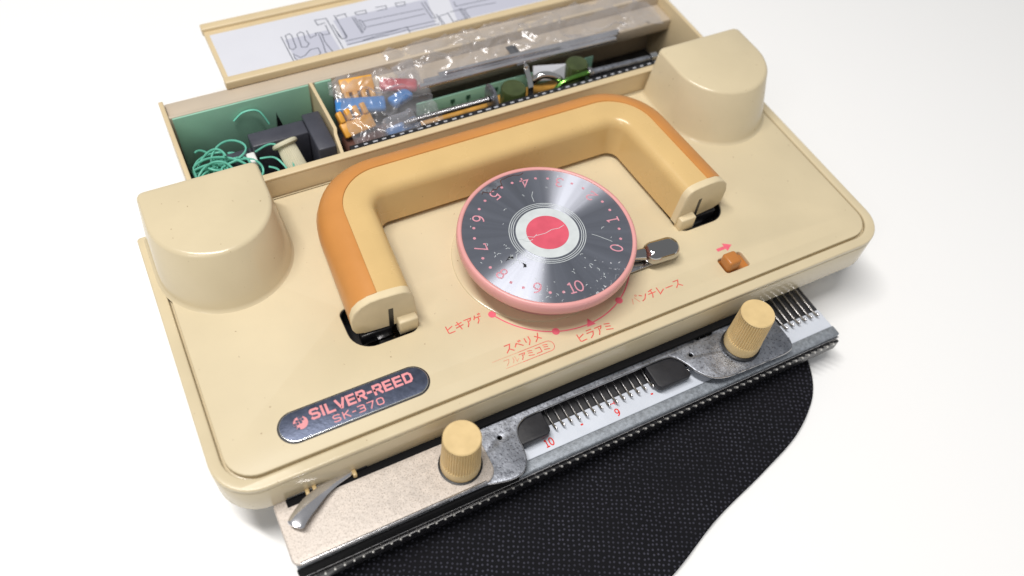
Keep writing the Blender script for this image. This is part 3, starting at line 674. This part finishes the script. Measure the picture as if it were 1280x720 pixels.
PAPER = [
[(-5.58,15.75),(-5.58,13.72)],
[(-3.20,16.32),(-3.21,13.71)],
[(-3.75,16.38),(-3.20,16.32)],
[(-3.75,16.38),(-3.74,15.97),(-3.36,16.03)],
[(-5.37,15.77),(-5.42,15.17),(-5.48,14.81),(-5.35,14.67),(-5.17,14.79),(-5.15,15.11),(-5.10,15.62),(-5.15,15.83),(-5.37,15.77)],
[(-4.85,15.66),(-4.89,15.11),(-4.94,14.70),(-4.73,14.62),(-4.54,14.83),(-4.63,15.10),(-4.54,15.64),(-4.64,15.78),(-4.85,15.66)],
[(-4.35,15.76),(-4.36,15.19),(-4.03,15.30),(-4.04,15.45),(-3.82,15.42),(-3.74,15.20),(-3.43,15.17),(-3.40,15.85)],
[(-3.91,15.31),(-3.96,14.56),(-4.05,13.98),(-3.91,13.79),(-3.73,13.95),(-3.79,14.31),(-3.83,14.70),(-3.78,15.26)],
[(-5.44,14.38),(-5.47,14.03),(-5.35,13.80),(-4.62,13.74),(-4.28,13.98),(-4.26,14.39),(-4.63,14.40),(-4.96,14.10),(-5.22,14.02),(-5.44,14.38)],
[(-3.09,15.78),(-3.08,14.80),(-3.02,14.63),(-2.82,14.60),(-2.75,14.72),(-2.78,16.41)],
[(-2.68,16.32),(-2.21,16.35)],
[(-2.75,16.22),(-2.80,14.63)],
[(-3.07,15.23),(-3.02,14.61),(-2.80,14.63)],
[(-2.03,15.95),(-2.01,14.68)],
[(-1.92,15.91),(-1.94,14.70)],
[(-1.82,15.67),(-1.82,14.85),(-1.68,15.05),(-1.70,15.57),(-1.82,15.67)],
[(-1.66,15.50),(1.42,15.39)],
[(-1.62,15.03),(1.37,14.99)],
[(-2.91,14.40),(1.61,14.32)],
[(-2.95,14.12),(-0.91,14.13)],
[(-2.93,13.85),(0.04,13.83)],
[(-2.14,14.18),(0.14,14.37)],
[(0.14,14.37),(0.10,13.81)],
[(0.14,14.06),(1.68,14.04)],
[(0.10,13.81),(1.72,13.82)],
[(-1.04,14.11),(0.12,14.17)],
[(1.53,15.88),(1.52,14.57),(1.69,14.50),(1.69,15.88)],
[(1.84,14.76),(1.79,13.84)],
[(1.89,14.58),(2.42,14.65)],
[(1.90,14.53),(1.91,13.80)],
[(2.41,14.70),(2.36,13.78)],
[(2.54,14.71),(3.31,14.69)],
[(2.44,13.96),(3.17,13.95)],
[(3.05,14.78),(3.05,13.63)],
[(3.16,14.80),(3.14,13.59)],
[(1.91,13.80),(2.42,13.76)],
[(3.48,13.62),(3.26,13.71),(3.27,14.60),(3.52,14.71),(4.98,14.60)],
[(3.05,15.37),(2.99,15.02),(5.16,14.97)],
[(-1.79,16.27),(-1.24,16.28),(-1.28,16.03),(-1.76,16.08),(-1.79,16.27)],
[(-0.72,16.29),(-0.19,16.26),(-0.25,16.01),(-0.73,16.03)],
[(0.31,16.28),(0.77,16.22),(0.71,15.97),(0.29,16.00),(0.31,16.28)],
[(-2.72,16.31),(-2.26,16.35),(-2.26,16.09)],
]
add('line_drawing', strokes(PAPER, .045, 1.004, xf=lambda v: (v[0], v[1] + .03, v[2])), 'pencil', sheet)
# grey shaded panels of the drawing
def quad(pts, z): return flat([(x, y, z) for x, y in pts], [tuple(range(len(pts)))])
add('printed_tint', quad([(-5.45, 13.95), (-3.35, 13.95), (-3.4, 15.5), (-5.5, 15.5)], 1.002), 'tint', sheet)
add('printed_tint', quad([(-2.95, 14.1), (1.5, 14.1), (1.9, 16.1), (-2.95, 16.1)], 1.002), 'tint', sheet)
add('printed_tint', quad([(2.6, 14.0), (9.0, 14.0), (9.2, 16.2), (3.0, 16.2)], 1.002), 'tint', sheet)

# ---------------------------------------------------------------- contents, left compartment
t = tag(add('teal_card', box(TX0 + .1, -5.5, 12.12, 12.2, -2.3, 1.0, .01), 'teal'), 'teal green card lining the back of the left compartment', 'card')
t = tag(add('teal_card', box(-5.2, -4.45, 12.12, 12.2, -2.3, 1.0, .01), 'teal'), 'narrow teal green card strip behind the orange combs', 'card')
cb = empty('charcoal_box', (-7, 10, -2.4), 'charcoal grey plastic holder behind the ivory spool', 'holder')
add('holder_body', box(-8.75, -6.3, 9.9, 10.75, -2.38, .45, .06), 'greybox', cb)
add('holder_arm', box(-6.29, -5.5, 8.6, 10.95, -2.38, .55, .06), 'greybox', cb)
add('holder_foot', box(-9.9, -8.76, 9.95, 10.5, -2.38, -.1, .05), 'greybox', cb)
fin = add('holder_fin', mesh([(-7.35, 11.3, -.6), (-6.95, 11.3, -.6), (-7.25, 11.32, .65), (-7.35, 11.45, -.6), (-6.95, 11.45, -.6), (-7.25, 11.4, .65)], [(0, 1, 2), (5, 4, 3), (0, 3, 4, 1), (1, 4, 5, 2), (2, 5, 3, 0)]), 'black', cb)
add('holder_base', box(-7.36, -6.94, 11.2, 11.5, -2.38, -.61, .03), 'greybox', cb)
# ivory spool leaning in the tray
sp = empty('ivory_spool', (-7.5, 8.7, -1.6), 'ivory ribbed plastic spool with flange leaning beside the divider', 'spool')
def spool_core():
    n = 64; rings = []
    for r, z in ((.30, -1.5), (.47, -1.5), (.41, .0), (.39, .3)):
        rings.append([((r - (.02 if i % 2 else 0)) * math.cos(2 * math.pi * i / n), (r - (.02 if i % 2 else 0)) * math.sin(2 * math.pi * i / n), z) for i in range(n)])
    return loft(rings, True, True, 20)
ROT = Vector((-.16, .72, .66)).to_track_quat('Z', 'Y').to_matrix().to_4x4()
for nm_, me in (('core', spool_core()), ('flange', lathe([(.3, .2), (.50, .22), (.56, .28), (.56, .36), (.5, .42), (.4, .45), (.33, .43), (.3, .36), (0, .35)], 48))):
    me.transform(ROT); o = add(nm_, me, 'ivory', sp, (-7.42, 9.25, .35))
# coil of mint cord
cord = empty('mint_cord', (-9.4, 9.6, -1), 'loose coil of mint green cord in the left compartment', 'cord')
for k in range(28):
    cx = -10.1 + random.uniform(-.9, .8); cy = 9.7 + random.uniform(-.8, .9); rx = random.uniform(.7, 1.5); ry = random.uniform(.45, 1.1); a0 = random.uniform(0, 6.28); z0 = random.uniform(-1.0, .25)
    tz = random.uniform(-.35, .35); pts = []
    for i in range(34):
        a = a0 + i / 33 * random.choice((5.2,)) ; c, s = math.cos(k), math.sin(k)
        x = rx * math.cos(a); y = ry * math.sin(a)
        pts.append((min(-8.0, max(TX0 + .2, cx + x * c * .9 - y * s)), min(11.9, max(8.0, cy + x * s * .8 + y * c)), z0 + tz * math.cos(a * 1.0 + k) + .12 * math.sin(a * 2 + k)))
    add('cord_loop', tube(pts, .052, 6), 'cord', cord)
for pts in ([(-8.7, 9.8, .25), (-8.0, 9.75, .5), (-7.55, 9.2, .45), (-7.45, 8.5, .2), (-7.7, 8.1, -.2)], [(-8.6, 9.5, .1), (-8.1, 9.1, .35), (-7.85, 8.6, .3), (-7.7, 8.2, .0)], [(-8.4, 8.9, .1), (-8.1, 8.5, .15), (-8.15, 8.05, -.2)], [(-9.0, 12.0, .2), (-8.5, 12.0, .55), (-7.9, 11.9, .5), (-7.6, 11.6, -.1)]):
    add('cord_loop', tube([tuple(p) for p in catmull(pts, 6)], .045, 6), 'cord', cord)
w = add('white_clip', box(-9.1, -8.72, 9.35, 9.95, -.25, .18, .08, 3, mx=Matrix.Identity(4)), 'white'); tag(w, 'small white plastic clip lying among the mint cord', 'clip')
w = add('white_tag', box(-8.35, -7.55, 7.72, 8.25, -.95, -.55, .05), 'white'); tag(w, 'small white block at the foot of the ivory spool', 'block')
for n_, b_, l_ in (('black_case', (-11.3, -8.1, 7.8, 9.6, -2.38, -1.15), 'black plastic case under the mint cord coil'),):
    tag(add(n_, box(*b_, .08), 'black'), l_, 'case')

# ---------------------------------------------------------------- contents, right compartment
# black ruler strip with white dashes standing along the front wall
rs = add('dashed_strip', box(-5.1, 13.0, 7.66, 8.12, -.6, .80, .03), 'black'); tag(rs, 'long black strip with white dashes along the front wall of the tray', 'strip')
for i in range(44):
    x = -4.9 + i * .41
    add('white_dash', box(x, x + random.uniform(.12, .24), 7.93, 8.0, .795, .81), 'grey', rs)
ws = add('wooden_stick', box(-1.5, 7.2, 9.2, 9.75, -1.1, -.25, .08), 'wood'); tag(ws, 'yellow wooden stick lying low behind the screws', 'stick')
tr = empty('teal_ruler', (3, 10.8, -1.5), 'teal green ruler with dark tick marks behind the wooden stick', 'ruler')
add('ruler_strip', box(-1.2, 8.2, 10.1, 10.17, -1.4, .15, .01), 'teal', tr)
for k in range(44):
    x = -.9 + k * .2; h = .28 if k % 5 else .55
    add('tick', box(x - .012, x + .012, 10.085, 10.099, -1.0, -1.0 + h), 'tealdark', tr)
for x in (.5, 1.3, 2.3, 2.75, 5.0):
    add('print_mark', box(x, x + .22, 10.085, 10.099, -.35, -.12), 'tealdark', tr)
    add('print_mark', box(x + .08, x + .12, 10.08, 10.084, -.62, -.12), 'tealdark', tr)
# long steel bars
sb = empty('steel_bars', (4, 10.4, .6), 'bundle of long grey steel bars across the top of the tray', 'steel bar')
for k, (dy, dz, x0, x1, r) in enumerate(((0, .6, -1.0, 9.2, .13), (.22, .66, -.7, 9.4, .1), (.42, .62, .1, 9.6, .12), (.2, .85, .4, 6.2, .07))):
    add('bar', tube([(x0, 10.2 + dy + .02, dz + .42), ((x0 + x1) / 2, 10.12 + dy, dz + .44), (x1, 9.97 + dy, dz + .42)], r, 10), 'brightsteel', sb)
# folded flat strap
st_ = empty('folded_strap', (3.8, 9, .5), 'folded flat steel strap hooked over the steel bars', 'strap')
def strap(pts, w, th, nrm):
    P = [Vector(p) for p in pts]; rings = []
    for i, p in enumerate(P):
        d = (P[min(i + 1, len(P) - 1)] - P[max(i - 1, 0)]).normalized(); a = Vector(nrm).normalized(); b = d.cross(a).normalized()
        rings.append([p + a * w / 2 * sx + b * th / 2 * sy for sx, sy in ((1, 1), (-1, 1), (-1, -1), (1, -1))])
    return loft(rings, True, True, 30)
add('upper_leaf', strap([(4.1, 11.4, .95), (4.05, 10.6, 1.02), (3.98, 9.9, 1.02)], .38, .05, (1, .1, 0)), 'steel', st_)
add('rolled_edge', tube([(4.33, 11.3, .99), (4.29, 10.6, 1.06), (4.2, 9.8, 1.06)], .06, 8), 'steel', st_)
add('pin_head', lathe([(.12, 0), (.13, .08), (.08, .16), (0, .18)], 16), 'chrome', st_, (4.12, 9.65, 1.0))
add('lower_leaf', strap([(4.1, 9.6, 1.0), (4.0, 9.1, .9), (3.85, 8.6, .75), (3.75, 8.35, .2), (3.7, 8.3, -.4)], .26, .09, (1, .1, 0)), 'chrome', st_)
# table clamps: screw, washer foot, threaded rod
def clamp(name, label, x, y, z, L, hook):
    c = empty(name, (x, y, z - 1), label, 'clamp', 'table clamps in the tray')
    n = 40; pts = []
    rings = []
    for i in range(n * 3):
        xx = -L + L * i / (n * 3 - 1); r = .12 + .025 * (1 if i % 3 == 0 else 0)
        rings.append([(xx, r * math.cos(2 * math.pi * k / 12), r * math.sin(2 * math.pi * k / 12)) for k in range(12)])
    add('threaded_rod', loft(rings, True, True, 50), 'steel', c, (x, y, z))
    me = lathe([(.16, 0), (.62, .05), (.68, .1), (.64, .17), (.48, .22), (.26, .26), (0, .27)], 40)
    me.transform(Matrix.Rotation(math.radians(90), 4, 'Y')); add('clamp_foot', me, 'zinc', c, (x, y, z))
    return c
clamp('table_clamp', 'threaded clamp screw with round foot beside the clear bag', 1.75, 8.62, .72, 4.2, False)
c2 = empty('bent_clamp_handle', (6, 8.2, 0), 'shiny green reflecting bent rod with long threaded shaft near the right housing', 'clamp')
add('bent_rod', tube([tuple(p) for p in catmull([(4.9, 8.4, -.3), (5.1, 8.4, .35), (5.45, 8.4, .68), (6.0, 8.4, .82), (6.75, 8.4, .87)], 6)], .13, 12), 'greenlit', c2)
me = lathe([(.0, -.08), (.22, -.08), (.25, 0), (.22, .12), (0, .14)], 24); me.transform(Matrix.Rotation(math.radians(90), 4, 'Y')); add('rod_collar', me, 'steel', c2, (6.85, 8.4, .88))
add('shaft', tube([(7.0, 8.41, .82), (10.2, 8.35, .74)], .17, 12), 'zinc', c2)
add('shaft_end', tube([(10.25, 8.35, .74), (10.6, 8.34, .74)], .25, 14), 'chrome', c2)
hk = add('chrome_hook', tube([tuple(p) for p in catmull([(4.2, 9.1, .6), (4.6, 9.0, .92), (5.1, 8.85, .86), (5.5, 8.7, .55), (5.65, 8.6, .1)], 6)], .18, 12), 'chrome'); tag(hk, 'curved chrome hook arching over the yellow stick', 'hook')
g = add('olive_cylinder', lathe([(0, -1.2), (.58, -1.2), (.6, -1.1), (.6, .62), (.55, .7), (.4, .72), (0, .72)], 40), 'olive', None, (3.15, 8.95, 0)); tag(g, 'dark olive cylinder between the screw foot and steel strap', 'cylinder')
g = add('olive_cylinder', lathe([(0, -1.2), (.52, -1.2), (.54, -1.1), (.54, .88), (.5, .95), (.36, .97), (0, .97)], 40), 'olive', None, (6.6, 9.15, 0)); tag(g, 'dark olive cylinder behind the green reflecting bent rod', 'cylinder')
g = add('folded_paper', mesh([(4.6, 9.6, .1), (6.1, 9.2, .1), (6.2, 9.35, .85), (4.7, 9.95, .7), (4.6, 9.65, .08), (6.1, 9.25, .08), (6.2, 9.4, .83), (4.7, 10.0, .68)], [(0, 1, 2, 3), (7, 6, 5, 4), (0, 4, 5, 1), (1, 5, 6, 2), (2, 6, 7, 3), (3, 7, 4, 0)]), 'paper'); tag(g, 'folded white paper standing between the chrome hook and olive cylinder', 'paper')

# bag contents
def comb(name, label, x, y, z, rot, tilt, nt=4):
    c = empty(name, (x, y, z), label, 'comb')
    R = Matrix.Rotation(rot, 4, 'Z') @ Matrix.Rotation(tilt, 4, 'X')
    o = add('comb_back', box(-.75, .75, -.12, .55, -.28, -.02, .05, mx=R), 'comb', c, (x, y, z))
    for k in range(nt):
        xx = -.57 + k * .38
        add('comb_tooth', box(xx - .12, xx + .12, -.62, -.1, -.3, .06, .05, mx=R), 'comb', c, (x, y, z))
    return c
comb('orange_comb', 'orange toothed plastic comb at the back of the clear bag', -3.55, 11.15, 1.02, math.radians(-6), math.radians(28), 4)
comb('orange_comb', 'orange toothed plastic comb lying in front of the blue piece', -4.25, 9.55, .72, math.radians(190), math.radians(-35), 4)
bl = add('blue_holder', box(-1.1, 1.1, -.42, .42, -.16, .16, .12, 3, mx=Matrix.Translation((-3.75, 10.35, .75)) @ Matrix.Rotation(math.radians(-16), 4, 'Z')), 'blue'); tag(bl, 'bright blue flat plastic piece between the two orange combs', 'plastic piece')
bl = add('blue_holder', box(-.55, .55, -.3, .3, -.2, .2, .12, 3, mx=Matrix.Translation((-1.95, 10.15, .72)) @ Matrix.Rotation(math.radians(20), 4, 'Z')), 'blue'); tag(bl, 'small blue plastic piece below the red piece inside the bag', 'plastic piece')
bl = add('blue_holder', box(-.8, .8, -.3, .3, -.15, .15, .1, 3, mx=Matrix.Translation((-2.4, 8.75, .3)) @ Matrix.Rotation(math.radians(12), 4, 'Z')), 'blue'); tag(bl, 'blue plastic piece low at the front of the clear bag', 'plastic piece')
rd = add('red_piece', box(-.85, .85, -.34, .34, -.2, .2, .17, 4, mx=Matrix.Translation((-1.75, 10.85, .85)) @ Matrix.Rotation(math.radians(-22), 4, 'Z')), 'redplastic'); tag(rd, 'red rounded plastic piece inside the clear bag', 'plastic piece')
br = add('brown_packet', box(-5.05, -2.0, 8.2, 9.7, -.9, .1, .3, 3), 'brown'); tag(br, 'dark brown wrapped packet under the orange comb', 'packet')

# clear film: crumpled sheets with a rolled seam
def film(name, label, x0, x1, y0, y1, f, nx=70, ny=50, seed=0):
    V = []; F = []
    for j in range(ny + 1):
        for i in range(nx + 1):
            u = i / nx; v = j / ny; x = x0 + (x1 - x0) * u; y = y0 + (y1 - y0) * v
            q = Vector((x * 1.1 + seed, y * 1.3, seed * 2.))
            q = q + Vector((noise.noise(q * .7), noise.noise(q * .7 + Vector((3, 1, 7))), 0)) * .8
            w = .55 - abs(noise.noise(q * .9)) * 1.6 + .5 * abs(noise.noise(q * 2.3))
            ed = 1 - .12 * noise.noise(Vector((u * 7, seed, v * 6)))
            V.append((x + .12 * noise.noise(q * 1.7), y + .15 * noise.noise(q * 1.3 + Vector((5, 2, 1))), f(u, v, x, y) + .36 * w * ed - .12))
    for j in range(ny):
        for i in range(nx): a = j * (nx + 1) + i; F.append((a, a + 1, a + nx + 2, a + nx + 1))
    o = add(name, mesh(V, F, True, 60), 'film'); tag(o, label, 'plastic bag'); return o
film('clear_bag', 'crumpled clear plastic bag over the orange combs and coloured pieces', -4.75, -.6, 8.2, 12.0, lambda u, v, x, y: .82 + .5 * math.sin(v * math.pi) * math.sin(u * math.pi) ** .5 - .35 * (1 - v) + .25 * v)
film('clear_bag', 'large clear plastic sheet draped over the steel bars', -1.6, 12.6, 10.75, 13.25, lambda u, v, x, y: .72 + .1 * min(1, v * 2.2) + .12 * v, 120, 40, 3.7)
cap_ = [(.0001, 0), (.5, .02), (.62, .12), (.66, .3), (.68, 1.2), (.75, 1.25), (.75, 1.35), (.68, 1.4)]
me = lathe(cap_, 40); me.transform(Matrix.Rotation(math.radians(88), 4, 'Y')); o = add('clear_cup', me, 'film', None, (-3.3, 8.6, .42)); tag(o, 'clear plastic tube lying at the front of the bag', 'tube')
